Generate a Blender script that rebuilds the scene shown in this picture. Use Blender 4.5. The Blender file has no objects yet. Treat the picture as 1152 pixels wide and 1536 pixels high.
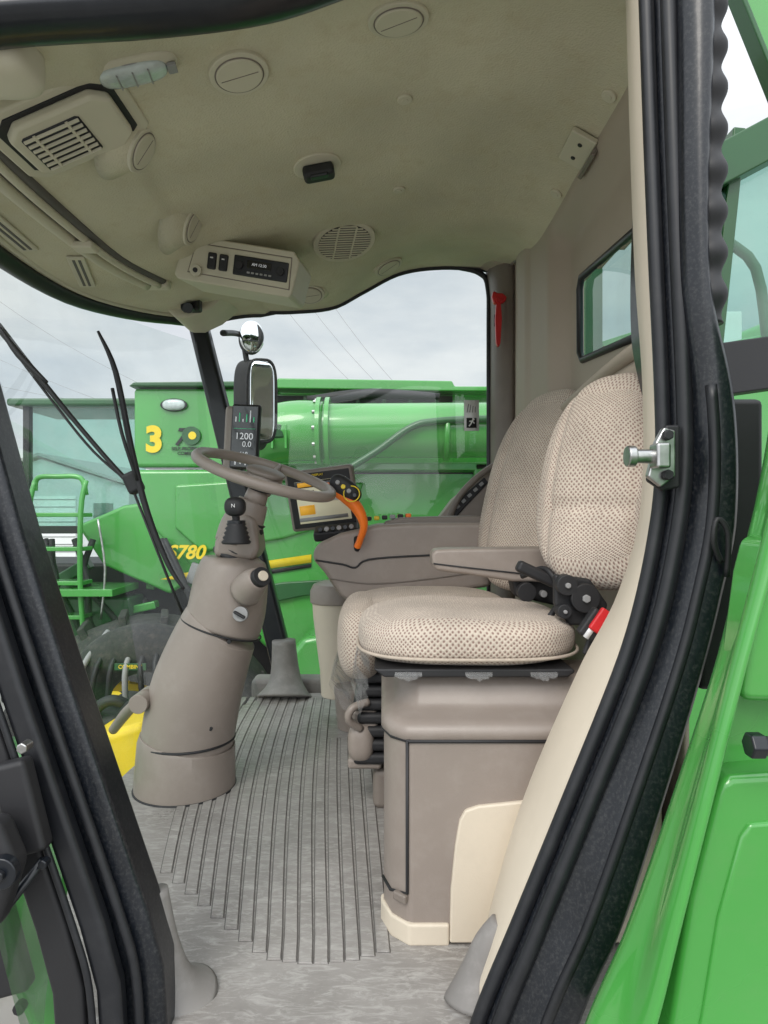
import bpy, bmesh, math, random
from mathutils import Vector, Matrix, Euler
random.seed(4)
R=math.radians
sc=bpy.context.scene
sc.view_settings.view_transform='Standard'
sc.view_settings.look='None'
sc.view_settings.exposure=0

# ------------------------------------------------------------------ helpers
def E(name):
    o=bpy.data.objects.new(name,None); o.empty_display_size=.1
    sc.collection.objects.link(o); return o
def link(name,me,mat,parent=None,smooth=True,bevel=0,segs=3,solid=0,sub=0):
    o=bpy.data.objects.new(name,me); sc.collection.objects.link(o)
    if mat: me.materials.append(mat)
    if smooth:
        for p in me.polygons: p.use_smooth=True
    if parent: o.parent=parent
    if solid:
        m=o.modifiers.new('s','SOLIDIFY'); m.thickness=solid; m.offset=0
    if bevel:
        m=o.modifiers.new('b','BEVEL'); m.width=bevel; m.segments=segs; m.limit_method='ANGLE'; m.angle_limit=R(35)
        m.harden_normals=True
    if sub:
        m=o.modifiers.new('u','SUBSURF'); m.levels=sub; m.render_levels=sub
    return o
def mesh(name,v,f,mat,parent=None,M=None,**k):
    me=bpy.data.meshes.new(name)
    if M is not None: v=[M@Vector(p) for p in v]
    me.from_pydata([tuple(p) for p in v],[],f); me.update()
    bm=bmesh.new(); bm.from_mesh(me); bmesh.ops.recalc_face_normals(bm,faces=bm.faces); bm.to_mesh(me); bm.free()
    return link(name,me,mat,parent,**k)
def box(name,c,s,mat,parent=None,rot=(0,0,0),bevel=.004,M=None,**k):
    T=Matrix.Translation(c)@Euler([R(a) for a in rot]).to_matrix().to_4x4()
    if M is not None: T=M@T
    x,y,z=[a/2 for a in s]
    v=[(-x,-y,-z),(x,-y,-z),(x,y,-z),(-x,y,-z),(-x,-y,z),(x,-y,z),(x,y,z),(-x,y,z)]
    f=[(0,3,2,1),(4,5,6,7),(0,1,5,4),(1,2,6,5),(2,3,7,6),(3,0,4,7)]
    return mesh(name,v,f,mat,parent,M=T,bevel=bevel,**k)
def prism(name,pts,y0,y1,mat,parent=None,bevel=.004,axis='Y',M=None,**k):
    n=len(pts)
    if axis=='Y': v=[(a,y0,b) for a,b in pts]+[(a,y1,b) for a,b in pts]
    elif axis=='Z': v=[(a,b,y0) for a,b in pts]+[(a,b,y1) for a,b in pts]
    else: v=[(y0,a,b) for a,b in pts]+[(y1,a,b) for a,b in pts]
    f=[tuple(range(n)),tuple(range(2*n-1,n-1,-1))]+[(i,(i+1)%n,n+(i+1)%n,n+i) for i in range(n)]
    return mesh(name,v,f,mat,parent,M=M,bevel=bevel,**k)
def catmull(pts,n=6):
    P=[Vector(p) for p in pts]; out=[]
    for i in range(len(P)-1):
        a=P[max(i-1,0)];b=P[i];c=P[i+1];d=P[min(i+2,len(P)-1)]
        for k in range(n):
            t=k/n
            out.append(.5*((2*b)+(c-a)*t+(2*a-5*b+4*c-d)*t*t+(3*b-a-3*c+d)*t**3))
    out.append(P[-1]); return out
def sweep(name,pts,r,mat,parent=None,segs=16,smoothn=0,squash=(1,1),closed=False,M=None,**k):
    if not hasattr(r,'__len__'): r=[r]*len(pts)
    if smoothn:
        q=catmull([(p[0],p[1],p[2]) for p in pts],smoothn)
        rr=[v.x for v in catmull([(a,0,0) for a in r],smoothn)]
        pts,r=q,rr
    P=[Vector(p) for p in pts]; n=len(P); v=[];f=[]
    t0=(P[1]-P[0]).normalized(); up=Vector((0,1,0)) if abs(t0.y)<.8 else Vector((0,0,1))
    for i in range(n):
        if closed: t=(P[(i+1)%n]-P[i-1]).normalized()
        else: t=(P[min(i+1,n-1)]-P[max(i-1,0)]).normalized()
        a=(up-t*up.dot(t)).normalized(); b=t.cross(a); up=a
        for s in range(segs):
            th=2*math.pi*s/segs
            v.append(P[i]+(a*math.cos(th)*squash[0]+b*math.sin(th)*squash[1])*max(r[i],1e-4))
    for i in range(n if closed else n-1):
        j=(i+1)%n
        for s in range(segs):
            s2=(s+1)%segs
            f.append((i*segs+s,i*segs+s2,j*segs+s2,j*segs+s))
    if not closed:
        f.append(tuple(range(segs))); f.append(tuple(range((n-1)*segs,n*segs)))
    return mesh(name,v,f,mat,parent,M=M,**k)
def cyl(name,a,b,r,mat,parent=None,r2=None,segs=24,bevel=.002,M=None):
    return sweep(name,[a,b],[r,r if r2 is None else r2],mat,parent,segs=segs,bevel=bevel,M=M)
def torus(name,R1,r,mat,parent,M,segs=64,sx=1):
    pts=[(R1*math.cos(2*math.pi*i/segs)*sx,R1*math.sin(2*math.pi*i/segs),0) for i in range(segs)]
    return sweep(name,pts,r,mat,parent,segs=14,closed=True,M=M)
def grid(name,rows,mat,parent=None,**k):
    n=len(rows[0]); v=[p for r in rows for p in r]
    f=[(i*n+j,i*n+j+1,(i+1)*n+j+1,(i+1)*n+j) for i in range(len(rows)-1) for j in range(n-1)]
    return mesh(name,v,f,mat,parent,**k)
def pillow(name,c,h,n,mat,parent=None,rot=(0,0,0),deform=None,cuts=16,M=None):
    bm=bmesh.new(); bmesh.ops.create_cube(bm,size=2)
    bmesh.ops.subdivide_edges(bm,edges=bm.edges,cuts=cuts,use_grid_fill=True)
    uv=bm.loops.layers.uv.new('UVMap')
    for fc in bm.faces:
        nn=fc.normal; ax=max(range(3),key=lambda i:abs(nn[i]))
        a,b=[(1,2),(0,2),(0,1)][ax]
        for l in fc.loops:
            co=l.vert.co; l[uv].uv=(co[a]*h[a]*.95+.013*ax,co[b]*h[b]*.95)
    for v in bm.verts:
        p=v.co; s=(abs(p.x)**n+abs(p.y)**n+abs(p.z)**n)**(-1/n); p=p*s
        if deform: p=Vector(deform(p))
        v.co=Vector((p.x*h[0],p.y*h[1],p.z*h[2]))
    me=bpy.data.meshes.new(name); bm.to_mesh(me); bm.free()
    o=link(name,me,mat,parent)
    T=Matrix.Translation(c)@Euler([R(a) for a in rot]).to_matrix().to_4x4()
    o.matrix_local=T if M is None else M@T
    return o
def text(name,s,loc,size,mat,parent=None,rot=(90,0,0),shear=0,M=None,ext=.0008,bold=0):
    c=bpy.data.curves.new(name,'FONT'); c.body=s; c.size=size; c.extrude=ext; c.shear=shear
    c.align_x='CENTER'; c.align_y='CENTER'; c.offset=bold
    o=bpy.data.objects.new(name,c); sc.collection.objects.link(o); c.materials.append(mat)
    T=Matrix.Translation(loc)@Euler([R(a) for a in rot]).to_matrix().to_4x4()
    o.matrix_local=T if M is None else M@T
    if parent: o.parent=parent
    return o
def lerp(a,b,t): return a+(b-a)*t
def sst(a,b,x):
    t=min(1,max(0,(x-a)/(b-a))); return t*t*(3-2*t)
def tab(T,x):
    if x<=T[0][0]: return T[0][1]
    for i in range(len(T)-1):
        if x<=T[i+1][0]:
            (x0,y0),(x1,y1)=T[i],T[i+1]
            m0=(y1-y0)/(x1-x0) if i==0 else (y1-T[i-1][1])/(x1-T[i-1][0])
            m1=(y1-y0)/(x1-x0) if i+2>=len(T) else (T[i+2][1]-y0)/(T[i+2][0]-x0)
            h=x1-x0;t=(x-x0)/h
            return (2*t**3-3*t*t+1)*y0+(t**3-2*t*t+t)*h*m0+(-2*t**3+3*t*t)*y1+(t**3-t*t)*h*m1
    return T[-1][1]

# ------------------------------------------------------------------ materials
def M_(name,col,rough=.5,metal=0,var=.12,vs=6,bump=0,bs=200,bd=.002,coat=0,emit=0,spec=.5,dirt=0,dcol=(.3,.28,.25),ds=4):
    m=bpy.data.materials.new(name); m.use_nodes=True; nt=m.node_tree; N=nt.nodes; L=nt.links
    b=N['Principled BSDF']; b.inputs['Roughness'].default_value=rough; b.inputs['Metallic'].default_value=metal
    b.inputs['Coat Weight'].default_value=coat; b.inputs['Coat Roughness'].default_value=.06
    b.inputs['Specular IOR Level'].default_value=spec
    tc=N.new('ShaderNodeTexCoord'); no=N.new('ShaderNodeTexNoise'); no.inputs['Scale'].default_value=vs
    no.inputs['Detail'].default_value=5; L.new(tc.outputs['Object'],no.inputs['Vector'])
    cr=N.new('ShaderNodeValToRGB'); cr.color_ramp.elements[0].position=.3; cr.color_ramp.elements[1].position=.7
    cr.color_ramp.elements[0].color=(*[c*(1-var) for c in col],1); cr.color_ramp.elements[1].color=(*[min(1,c*(1+var)) for c in col],1)
    L.new(no.outputs['Fac'],cr.inputs['Fac']); out=cr.outputs['Color']
    if dirt:
        n2=N.new('ShaderNodeTexNoise'); n2.inputs['Scale'].default_value=vs*ds; n2.inputs['Detail'].default_value=8; n2.inputs['Roughness'].default_value=.7
        L.new(tc.outputs['Object'],n2.inputs['Vector'])
        r2=N.new('ShaderNodeValToRGB'); r2.color_ramp.elements[0].position=.48; r2.color_ramp.elements[1].position=.72
        r2.color_ramp.elements[1].color=(dirt,)*3+(1,); L.new(n2.outputs['Fac'],r2.inputs['Fac'])
        mx=N.new('ShaderNodeMix'); mx.data_type='RGBA'; L.new(r2.outputs['Color'],mx.inputs[0]); L.new(out,mx.inputs[6]); mx.inputs[7].default_value=(*dcol,1)
        out=mx.outputs[2]
    L.new(out,b.inputs['Base Color'])
    mr=N.new('ShaderNodeMapRange'); mr.inputs[3].default_value=max(0,rough-.08); mr.inputs[4].default_value=min(1,rough+.1)
    L.new(no.outputs['Fac'],mr.inputs[0]); L.new(mr.outputs[0],b.inputs['Roughness'])
    if bump:
        nb=N.new('ShaderNodeTexNoise'); nb.inputs['Scale'].default_value=bs; nb.inputs['Detail'].default_value=3
        L.new(tc.outputs['Object'],nb.inputs['Vector']); bp=N.new('ShaderNodeBump'); bp.inputs['Strength'].default_value=bump; bp.inputs['Distance'].default_value=bd
        L.new(nb.outputs['Fac'],bp.inputs['Height']); L.new(bp.outputs['Normal'],b.inputs['Normal'])
        if coat: L.new(bp.outputs['Normal'],b.inputs['Coat Normal'])
    if emit:
        L.new(out,b.inputs['Emission Color']); b.inputs['Emission Strength'].default_value=emit
    return m
LINER=M_('felt_liner',(.58,.545,.405),.95,var=.12,vs=3.5,bump=1.0,bs=220,dirt=.4,dcol=(.44,.37,.22))
LINERP=M_('liner_plastic',(.58,.545,.425),.6,var=.05,bump=.1)
TRIM=M_('taupe_trim',(.275,.232,.202),.38,var=.07,vs=4,bump=.2,bs=500,dirt=.3,dcol=(.36,.32,.285))
TRIMD=M_('taupe_trim_dark',(.195,.165,.142),.46,var=.07,bump=.2,bs=500,dirt=.2,dcol=(.26,.23,.205))
WALL=M_('wall_trim',(.40,.34,.275),.6,var=.06,vs=3,bump=.3,bs=400,dirt=.2,dcol=(.34,.29,.235))
CREAM=M_('cream_trim',(.64,.565,.455),.55,var=.05,vs=4,bump=.15,bs=400,dirt=.25,dcol=(.5,.44,.35))
BLACK=M_('black_rubber',(.012,.013,.016),.42,var=.2,vs=8,dirt=.2,dcol=(.05,.05,.05))
BLACKG=M_('black_gloss',(.006,.008,.012),.30,var=.2,coat=.12,bump=.25,bs=25,dirt=.06,dcol=(.1,.1,.1))
POSTB=M_('dusty_black_post',(.006,.008,.012),.30,var=.2,vs=9,coat=.12,bump=.25,bs=25,dirt=.10,dcol=(.35,.34,.32),ds=22)
BLACKM=M_('black_plastic',(.016,.016,.018),.55,var=.2)
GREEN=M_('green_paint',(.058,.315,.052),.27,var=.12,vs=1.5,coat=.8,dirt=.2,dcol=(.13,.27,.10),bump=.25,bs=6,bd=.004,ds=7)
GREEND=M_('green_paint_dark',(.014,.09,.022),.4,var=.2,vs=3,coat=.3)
YEL=M_('yellow_paint',(.85,.62,.02),.4,var=.07,dirt=.2,dcol=(.5,.4,.1))
ORANGE=M_('orange_plastic',(.95,.20,.015),.4,var=.05)
RED=M_('red_plastic',(.6,.02,.025),.35,var=.1)
STEEL=M_('zinc_steel',(.5,.5,.49),.32,1,var=.25,vs=40)
GREY=M_('grey_plastic',(.3,.3,.3),.5)
WHITE=M_('white_plastic',(.8,.8,.8),.4,var=.03)
PIPE=M_('seat_piping',(.46,.39,.32),.9,var=.1,vs=60)
TIRE=M_('tyre_rubber',(.03,.03,.03),.8,var=.3,vs=10,dirt=.4,dcol=(.14,.12,.1))
BOOT=M_('boot_grey',(.22,.208,.197),.55,var=.12,dirt=.4,dcol=(.35,.335,.32))
MIRR=M_('mirror_glass',(.8,.82,.84),.03,1,var=.02)
LENS=M_('lamp_lens',(.50,.56,.55),.12,var=.15,vs=30,coat=1,bump=.6,bs=90)
SCRW=M_('screen_white',(.75,.77,.80),.4,emit=.22,var=.01)
SCRY=M_('screen_yellow',(.70,.66,.48),.3,emit=.22,var=.02)
SCRO=M_('screen_orange',(.9,.45,.04),.3,emit=.25,var=.02)
SCRG=M_('screen_green',(.08,.5,.25),.3,emit=.25,var=.02)
SCRK=M_('screen_black',(.006,.006,.008),.12,coat=.6)

def glass(name,tint,haze):
    m=bpy.data.materials.new(name); m.use_nodes=True; nt=m.node_tree; N=nt.nodes; L=nt.links
    N.remove(N['Principled BSDF']); t=N.new('ShaderNodeBsdfTransparent'); t.inputs[0].default_value=(*tint,1)
    g=N.new('ShaderNodeBsdfGlossy'); g.inputs['Roughness'].default_value=.02
    lw=N.new('ShaderNodeLayerWeight'); lw.inputs[0].default_value=.5
    pw_=N.new('ShaderNodeMath'); pw_.operation='POWER'; L.new(lw.outputs['Facing'],pw_.inputs[0]); pw_.inputs[1].default_value=4
    mu=N.new('ShaderNodeMath'); mu.operation='MULTIPLY_ADD'; L.new(pw_.outputs[0],mu.inputs[0]); mu.inputs[1].default_value=.8; mu.inputs[2].default_value=.045
    tc=N.new('ShaderNodeTexCoord'); no=N.new('ShaderNodeTexNoise'); no.inputs['Scale'].default_value=9; no.inputs['Detail'].default_value=8
    L.new(tc.outputs['Object'],no.inputs['Vector'])
    mx=N.new('ShaderNodeMixShader'); L.new(mu.outputs[0],mx.inputs[0]); L.new(t.outputs[0],mx.inputs[1]); L.new(g.outputs[0],mx.inputs[2])
    d=N.new('ShaderNodeBsdfDiffuse'); d.inputs[0].default_value=(.6,.62,.6,1)
    mr=N.new('ShaderNodeMapRange'); mr.inputs[1].default_value=.4; mr.inputs[2].default_value=.8; mr.inputs[3].default_value=haze; mr.inputs[4].default_value=haze*5
    L.new(no.outputs[0],mr.inputs[0]); m2=N.new('ShaderNodeMixShader'); L.new(mr.outputs[0],m2.inputs[0]); L.new(mx.outputs[0],m2.inputs[1]); L.new(d.outputs[0],m2.inputs[2])
    L.new(m2.outputs[0],N['Material Output'].inputs[0]); return m
GLASS=glass('window_glass',(.95,.985,.97),.006)
GLASSW=glass('windshield_glass',(.92,.97,.95),.016)
GLASST=glass('tinted_glass',(.60,.80,.74),.03)
GLASSR=glass('rear_tinted_glass',(.42,.60,.55),.03)

def fabric():
    m=bpy.data.materials.new('knit_fabric'); m.use_nodes=True; nt=m.node_tree; N=nt.nodes; L=nt.links
    b=N['Principled BSDF']; b.inputs['Roughness'].default_value=.95; b.inputs['Specular IOR Level'].default_value=.15
    b.inputs['Sheen Weight'].default_value=.15
    uv=N.new('ShaderNodeUVMap'); mp=N.new('ShaderNodeMapping'); mp.inputs['Rotation'].default_value=(0,0,R(45))
    tc=N.new('ShaderNodeTexCoord')
    wn=N.new('ShaderNodeTexNoise'); wn.inputs['Scale'].default_value=11; wn.inputs['Detail'].default_value=2; L.new(tc.outputs['Object'],wn.inputs['Vector'])
    wsc=N.new('ShaderNodeVectorMath'); wsc.operation='SCALE'; wsc.inputs['Scale'].default_value=.010; L.new(wn.outputs['Color'],wsc.inputs[0])
    wad=N.new('ShaderNodeVectorMath'); L.new(uv.outputs[0],wad.inputs[0]); L.new(wsc.outputs[0],wad.inputs[1])
    L.new(wad.outputs[0],mp.inputs[0])
    v=N.new('ShaderNodeTexVoronoi'); v.voronoi_dimensions='2D'; v.inputs['Scale'].default_value=128; v.inputs['Randomness'].default_value=.22
    L.new(mp.outputs[0],v.inputs['Vector'])
    cr=N.new('ShaderNodeValToRGB'); e=cr.color_ramp.elements; e[0].position=.14; e[0].color=(.27,.175,.145,1); e[1].position=.42; e[1].color=(.65,.565,.475,1)
    L.new(v.outputs['Distance'],cr.inputs[0])
    no=N.new('ShaderNodeTexNoise'); no.inputs['Scale'].default_value=6; no.inputs['Detail'].default_value=8; no.inputs['Roughness'].default_value=.65; L.new(tc.outputs['Object'],no.inputs['Vector'])
    mr=N.new('ShaderNodeMapRange'); mr.inputs[1].default_value=.3; mr.inputs[2].default_value=.7; mr.inputs[3].default_value=.78; mr.inputs[4].default_value=1.08; L.new(no.outputs[0],mr.inputs[0])
    mx=N.new('ShaderNodeVectorMath'); mx.operation='SCALE'; L.new(cr.outputs[0],mx.inputs[0]); L.new(mr.outputs[0],mx.inputs['Scale'])
    L.new(mx.outputs[0],b.inputs['Base Color'])
    bp=N.new('ShaderNodeBump'); bp.inputs['Strength'].default_value=.7; bp.inputs['Distance'].default_value=.003
    L.new(v.outputs['Distance'],bp.inputs['Height']); L.new(bp.outputs[0],b.inputs['Normal'])
    return m
FAB=fabric()
def matmat():
    m=bpy.data.materials.new('scuffed_vinyl_mat'); m.use_nodes=True; nt=m.node_tree; N=nt.nodes; L=nt.links
    b=N['Principled BSDF']; tc=N.new('ShaderNodeTexCoord')
    n1=N.new('ShaderNodeTexNoise'); n1.inputs['Scale'].default_value=4; n1.inputs['Detail'].default_value=10; n1.inputs['Roughness'].default_value=.7; L.new(tc.outputs['Object'],n1.inputs['Vector'])
    def streak(rot,sc_):
        mp=N.new('ShaderNodeMapping'); mp.inputs['Rotation'].default_value=(0,0,R(rot)); mp.inputs['Scale'].default_value=(1,3.2,1); L.new(tc.outputs['Object'],mp.inputs[0])
        v=N.new('ShaderNodeTexNoise'); v.inputs['Scale'].default_value=sc_; v.inputs['Detail'].default_value=6; v.inputs['Distortion'].default_value=1.4; v.inputs['Roughness'].default_value=.72
        L.new(mp.outputs[0],v.inputs['Vector'])
        c=N.new('ShaderNodeValToRGB'); c.color_ramp.elements[0].position=.51; c.color_ramp.elements[1].position=.66; c.color_ramp.elements[1].color=(.75,.75,.75,1); L.new(v.outputs[0],c.inputs[0]); return c,v
    sa,va=streak(30,15); sb,vb=streak(-48,19)
    sm=N.new('ShaderNodeMath'); sm.operation='MAXIMUM'; L.new(sa.outputs[0],sm.inputs[0]); L.new(sb.outputs[0],sm.inputs[1])
    c1=N.new('ShaderNodeValToRGB'); c1.color_ramp.elements[0].position=.3; c1.color_ramp.elements[1].position=.7
    c1.color_ramp.elements[0].color=(.20,.187,.175,1); c1.color_ramp.elements[1].color=(.35,.332,.315,1); L.new(n1.outputs[0],c1.inputs[0])
    mx=N.new('ShaderNodeMix'); mx.data_type='RGBA'; L.new(sm.outputs[0],mx.inputs[0]); L.new(c1.outputs[0],mx.inputs[6]); mx.inputs[7].default_value=(.47,.455,.435,1)
    L.new(mx.outputs[2],b.inputs['Base Color'])
    mr=N.new('ShaderNodeMapRange'); mr.inputs[1].default_value=.35; mr.inputs[2].default_value=.65; mr.inputs[3].default_value=.26; mr.inputs[4].default_value=.6; L.new(n1.outputs[0],mr.inputs[0]); L.new(mr.outputs[0],b.inputs['Roughness'])
    bp=N.new('ShaderNodeBump'); bp.inputs['Strength'].default_value=.3; bp.inputs['Distance'].default_value=.002; L.new(va.outputs[0],bp.inputs['Height']); L.new(bp.outputs[0],b.inputs['Normal'])
    return m
MATV=matmat()
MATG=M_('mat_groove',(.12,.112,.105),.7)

# ------------------------------------------------------------------ world, sun, camera
w=bpy.data.worlds.new('World'); sc.world=w; w.use_nodes=True; N=w.node_tree.nodes; L=w.node_tree.links
bg=N['Background']; bg.inputs[1].default_value=.1
sky=N.new('ShaderNodeTexSky'); sky.sky_type='NISHITA'; sky.sun_disc=False
SD=Vector((-.35,-.85,.85)).normalized()
sky.sun_elevation=math.asin(SD.z); sky.sun_rotation=math.atan2(SD.x,SD.y)
tc=N.new('ShaderNodeTexCoord'); mp=N.new('ShaderNodeMapping'); mp.inputs['Scale'].default_value=(1,1,3.0); L.new(tc.outputs['Generated'],mp.inputs[0])
no=N.new('ShaderNodeTexNoise'); no.inputs['Scale'].default_value=2.6; no.inputs['Detail'].default_value=7; no.inputs['Roughness'].default_value=.55; L.new(mp.outputs[0],no.inputs['Vector'])
cr=N.new('ShaderNodeValToRGB'); cr.color_ramp.elements[0].position=.34; cr.color_ramp.elements[1].position=.62
cr.color_ramp.elements[0].color=(.64,.70,.77,1); cr.color_ramp.elements[1].color=(.96,.975,.99,1); L.new(no.outputs[0],cr.inputs[0])
sx=N.new('ShaderNodeSeparateXYZ'); L.new(tc.outputs['Generated'],sx.inputs[0])
za=N.new('ShaderNodeMapRange'); za.inputs[1].default_value=.35; za.inputs[2].default_value=1; za.inputs[3].default_value=0; za.inputs[4].default_value=1.3; L.new(sx.outputs[2],za.inputs[0])
ya=N.new('ShaderNodeMapRange'); ya.inputs[1].default_value=.2; ya.inputs[2].default_value=-1; ya.inputs[3].default_value=0; ya.inputs[4].default_value=1.35; L.new(sx.outputs[1],ya.inputs[0])
ad=N.new('ShaderNodeMath'); L.new(za.outputs[0],ad.inputs[0]); L.new(ya.outputs[0],ad.inputs[1])
ml=N.new('ShaderNodeMath'); ml.operation='MULTIPLY_ADD'; L.new(ad.outputs[0],ml.inputs[0]); ml.inputs[1].default_value=9.8; ml.inputs[2].default_value=9.8
vm=N.new('ShaderNodeVectorMath'); vm.operation='SCALE'; L.new(ml.outputs[0],vm.inputs['Scale']); L.new(cr.outputs[0],vm.inputs[0])
mx=N.new('ShaderNodeMix'); mx.data_type='RGBA'; mx.inputs[0].default_value=.93; L.new(sky.outputs[0],mx.inputs[6]); L.new(vm.outputs[0],mx.inputs[7]); L.new(mx.outputs[2],bg.inputs[0])
sl=bpy.data.lights.new('sun','SUN'); sl.energy=1.5; sl.angle=R(25); sl.color=(1,.94,.86)
so=bpy.data.objects.new('sun',sl); sc.collection.objects.link(so); so.rotation_euler=SD.to_track_quat('Z','Y').to_euler()
cam=bpy.data.cameras.new('camera'); co=bpy.data.objects.new('camera',cam); sc.collection.objects.link(co); sc.camera=co
cam.sensor_fit='VERTICAL'; cam.sensor_height=36; cam.lens=36*1000/1536; co.rotation_euler=(R(90),0,0); cam.clip_start=.02; cam.clip_end=2000

# origin = photographer's eye; cab floor z=-.78, ground z=-2.7
CAB=E('combine_cab')
# ---------- ceiling
ZM=[(-1.1,.745),(-.85,.775),(-.7,.81),(-.4,.89),(0,.965),(.3,.975),(.45,.95),(.56,.89)]
ZF=[(-1.1,.76),(-.9,.825),(-.79,.845),(-.6,.885),(-.4,.89),(-.22,.905),(-.1,.965),(.07,1.055),(.25,1.085),(.45,1.07),(.56,1.05)]
def cz(x,y):
    t=(y-1.05)/(2.92-1.05); z=lerp(tab(ZM,x),tab(ZF,x),sst(.60,1,t))
    z-=.05*(1-sst(0,.15,t))
    s=x+.10*math.sin((y-1.1)*1.7)
    z+=.014*sst(-.52,-.49,s)-.014
    z+=.004*math.sin(x*9+y*3)*math.sin(y*7)
    return z
def xf(y): return -1.08+.29*((y-1.95)/.95)**2
rows=[]; rows2=[]
for j in range(101):
    y=1.04+j/100*(2.92-1.04); a=xf(y); r=[];r2=[]
    for i in range(121):
        x=a+(i/120)*(.56-a); r.append((x,y,cz(x,y))); r2.append((x,y,cz(x,y)+.09))
    rows.append(r); rows2.append(r2)
grid('headliner',rows,LINER,CAB,solid=.012)
grid('unseen_roof_shell',rows2[::4],GREEN,CAB)  # unseen outer roof, added so light does not leak into the cab
far=[(p[0],2.93,p[2]-.004) for p in rows[-1]][::3]
sweep('side_window_header_seal',far,.013,BLACK,CAB)
front=[(r[0][0]-.01,r[0][1],r[0][2]-.010) for r in rows][::4]
sweep('windshield_header',front,.036,BLACK,CAB,squash=(.7,1))
sweep('liner_front_lip',[(p[0]+.05,p[1],p[2]+.014) for p in front],.012,LINERP,CAB)
sweep('door_header',[(-.75,1.0,.68),(-.63,1.02,.742),(-.36,1.03,.77),(-.19,1.04,.80),(-.06,1.05,.85),(.1,1.06,.92),(.3,1.06,.95),(.42,1.05,.93),(.47,1.03,.85)],.035,BLACKG,CAB,smoothn=6,squash=(1.2,.7))
pillow('grab_handle_mount',(-.655,1.11,.755),(.075,.06,.045),4,LINERP,CAB)
# ---------- far side frame
prism('a_pillar',[(-.86,.84),(-.775,.84),(-.375,-.74),(-.475,-.74)],2.885,2.96,BLACKG,CAB,bevel=.02)
mesh('side_glass',[(x,2.948,z) for x,z in [(-.80,.80),(-.38,-.74),(.47,-.74),(.47,1.08),(.05,1.05),(-.12,.97),(-.25,.90),(-.6,.87)]],[tuple(range(8))],GLASS,CAB,smooth=False)
box('side_sill',(-.03,2.96,-.80),(1.1,.12,.14),BOOT,CAB,bevel=.02)
sweep('side_window_rear_seal',[(.33,2.93,1.075),(.42,2.93,1.05),(.458,2.93,.98),(.462,2.93,.7),(.462,2.93,-.7)],.012,BLACK,CAB,smoothn=5)
rows=[]
for k in range(40):
    z=-.74+k/39*1.86; b=.015*sst(.9,1.12,z)
    rows.append([(.465-b*1.5,2.94,z),(.467-b,2.88,z),(.48,2.83,z),(.51,2.80,z),(.535,2.79,z),(.549,2.80,z),(.553,2.83,z)])
grid('c_pillar_trim',rows,TRIMD,CAB)
prism('c_pillar_cap',[(.26,1.075),(.30,1.10),(.46,1.15),(.56,1.15),(.56,1.04),(.46,1.05),(.38,1.085)],2.80,2.93,WALL,CAB,bevel=.012)
# ---------- rear wall with recess and window opening
WY0,WY1,WZ0,WZ1=1.36,1.95,.41,.645
ny,nz=90,110
verts=[];faces=[]
def inwin(y,z): return WY0<y<WY1 and WZ0+(y-1.6)*.10<z<WZ1+(y-1.6)*.10
for j in range(ny+1):
    for i in range(nz+1):
        y=1.16+j/ny*(2.9-1.16); z=-.78+i/nz*(1.10+.78)
        rc=1-sst(2.04,2.12,y)
        rc*=sst(.30,.36,z)*(1-sst(.80,.90,z))
        x=.525+.055*rc+.03*sst(2.45,2.80,y)-.012*sst(2.36,2.40,y)*(1-sst(2.66,2.70,y))*sst(-.2,.0,z)
        verts.append((x,y,z))
for j in range(ny):
    for i in range(nz):
        y=1.16+(j+.5)/ny*(2.9-1.16); z=-.78+(i+.5)/nz*1.88
        if inwin(y,z): continue
        a=j*(nz+1)+i; faces.append((a,a+1,a+nz+2,a+nz+1))
mesh('rear_wall',verts,faces,WALL,CAB,solid=.012)
def wz(y,z): return (.572,y,z+(y-1.6)*.10)
wp=[wz(WY0,WZ0-.004),wz(WY1-.03,WZ0-.004),wz(WY1-.004,WZ0+.02),wz(WY1,WZ1-.03),wz(WY1-.02,WZ1+.002),wz(WY0,WZ1+.004)]
sweep('rear_window_seal',wp,.010,BLACK,CAB,closed=True)
mesh('rear_glass',[(.586,p[1],p[2]) for p in wp],[tuple(range(6))],GLASSR,CAB,smooth=False)
sweep('wall_top_seam',[(.535,y/100,cz(.535,y/100)-.006) for y in range(116,290,6)],.007,TRIMD,CAB)
sweep('wall_shelf_roll',[(.53,1.2,.34),(.53,1.5,.335),(.525,1.9,.30),(.52,2.1,.27),(.515,2.2,.14)],.018,WALL,CAB,smoothn=5)

# ---------- windshield
rows=[]
for j in range(41):
    y=1.02+j/40*(2.90-1.02); xb=-.80+.30*((y-1.95)/.95)**2; r=[]
    for i in range(21):
        t=i/20; x=lerp(xb,xf(y)-.01,t)-.05*math.sin(math.pi*t); r.append((x,y,lerp(-.95,.735,t)))
    rows.append(r)
grid('windshield',rows,GLASSW,CAB)

# ---------- near A pillar & door side frame
def strip(name,L_,R_,y0,y1,mat,bev=.012):
    prism(name,L_+R_[::-1],y0,y1,mat,CAB,bevel=bev,segs=4)
AR=[(-.645,.34),(-.601,.19),(-.541,-.03),(-.470,-.25),(-.412,-.42),(-.354,-.59),(-.330,-.68),(-.322,-.80)]
strip('near_a_pillar',[(x-.075,z-.01) for x,z in AR],AR,.99,1.06,POSTB)
strip('near_a_pillar_seal',[(x-.085,z-.01) for x,z in AR],[(x-.05,z) for x,z in AR],.955,.985,BLACK,.01)
strip('door_hinge_post',[(x-.145,z-.01) for x,z in AR],[(x-.10,z) for x,z in AR],.95,.98,BLACKM,.008)
sweep('near_a_pillar_bead',[(x-.035,.98,z) for x,z in AR],.007,BLACK,CAB,smoothn=4)
sweep('near_a_pillar_bead_outer',[(x-.09,.95,z) for x,z in AR],.005,BLACK,CAB,smoothn=4)
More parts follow.
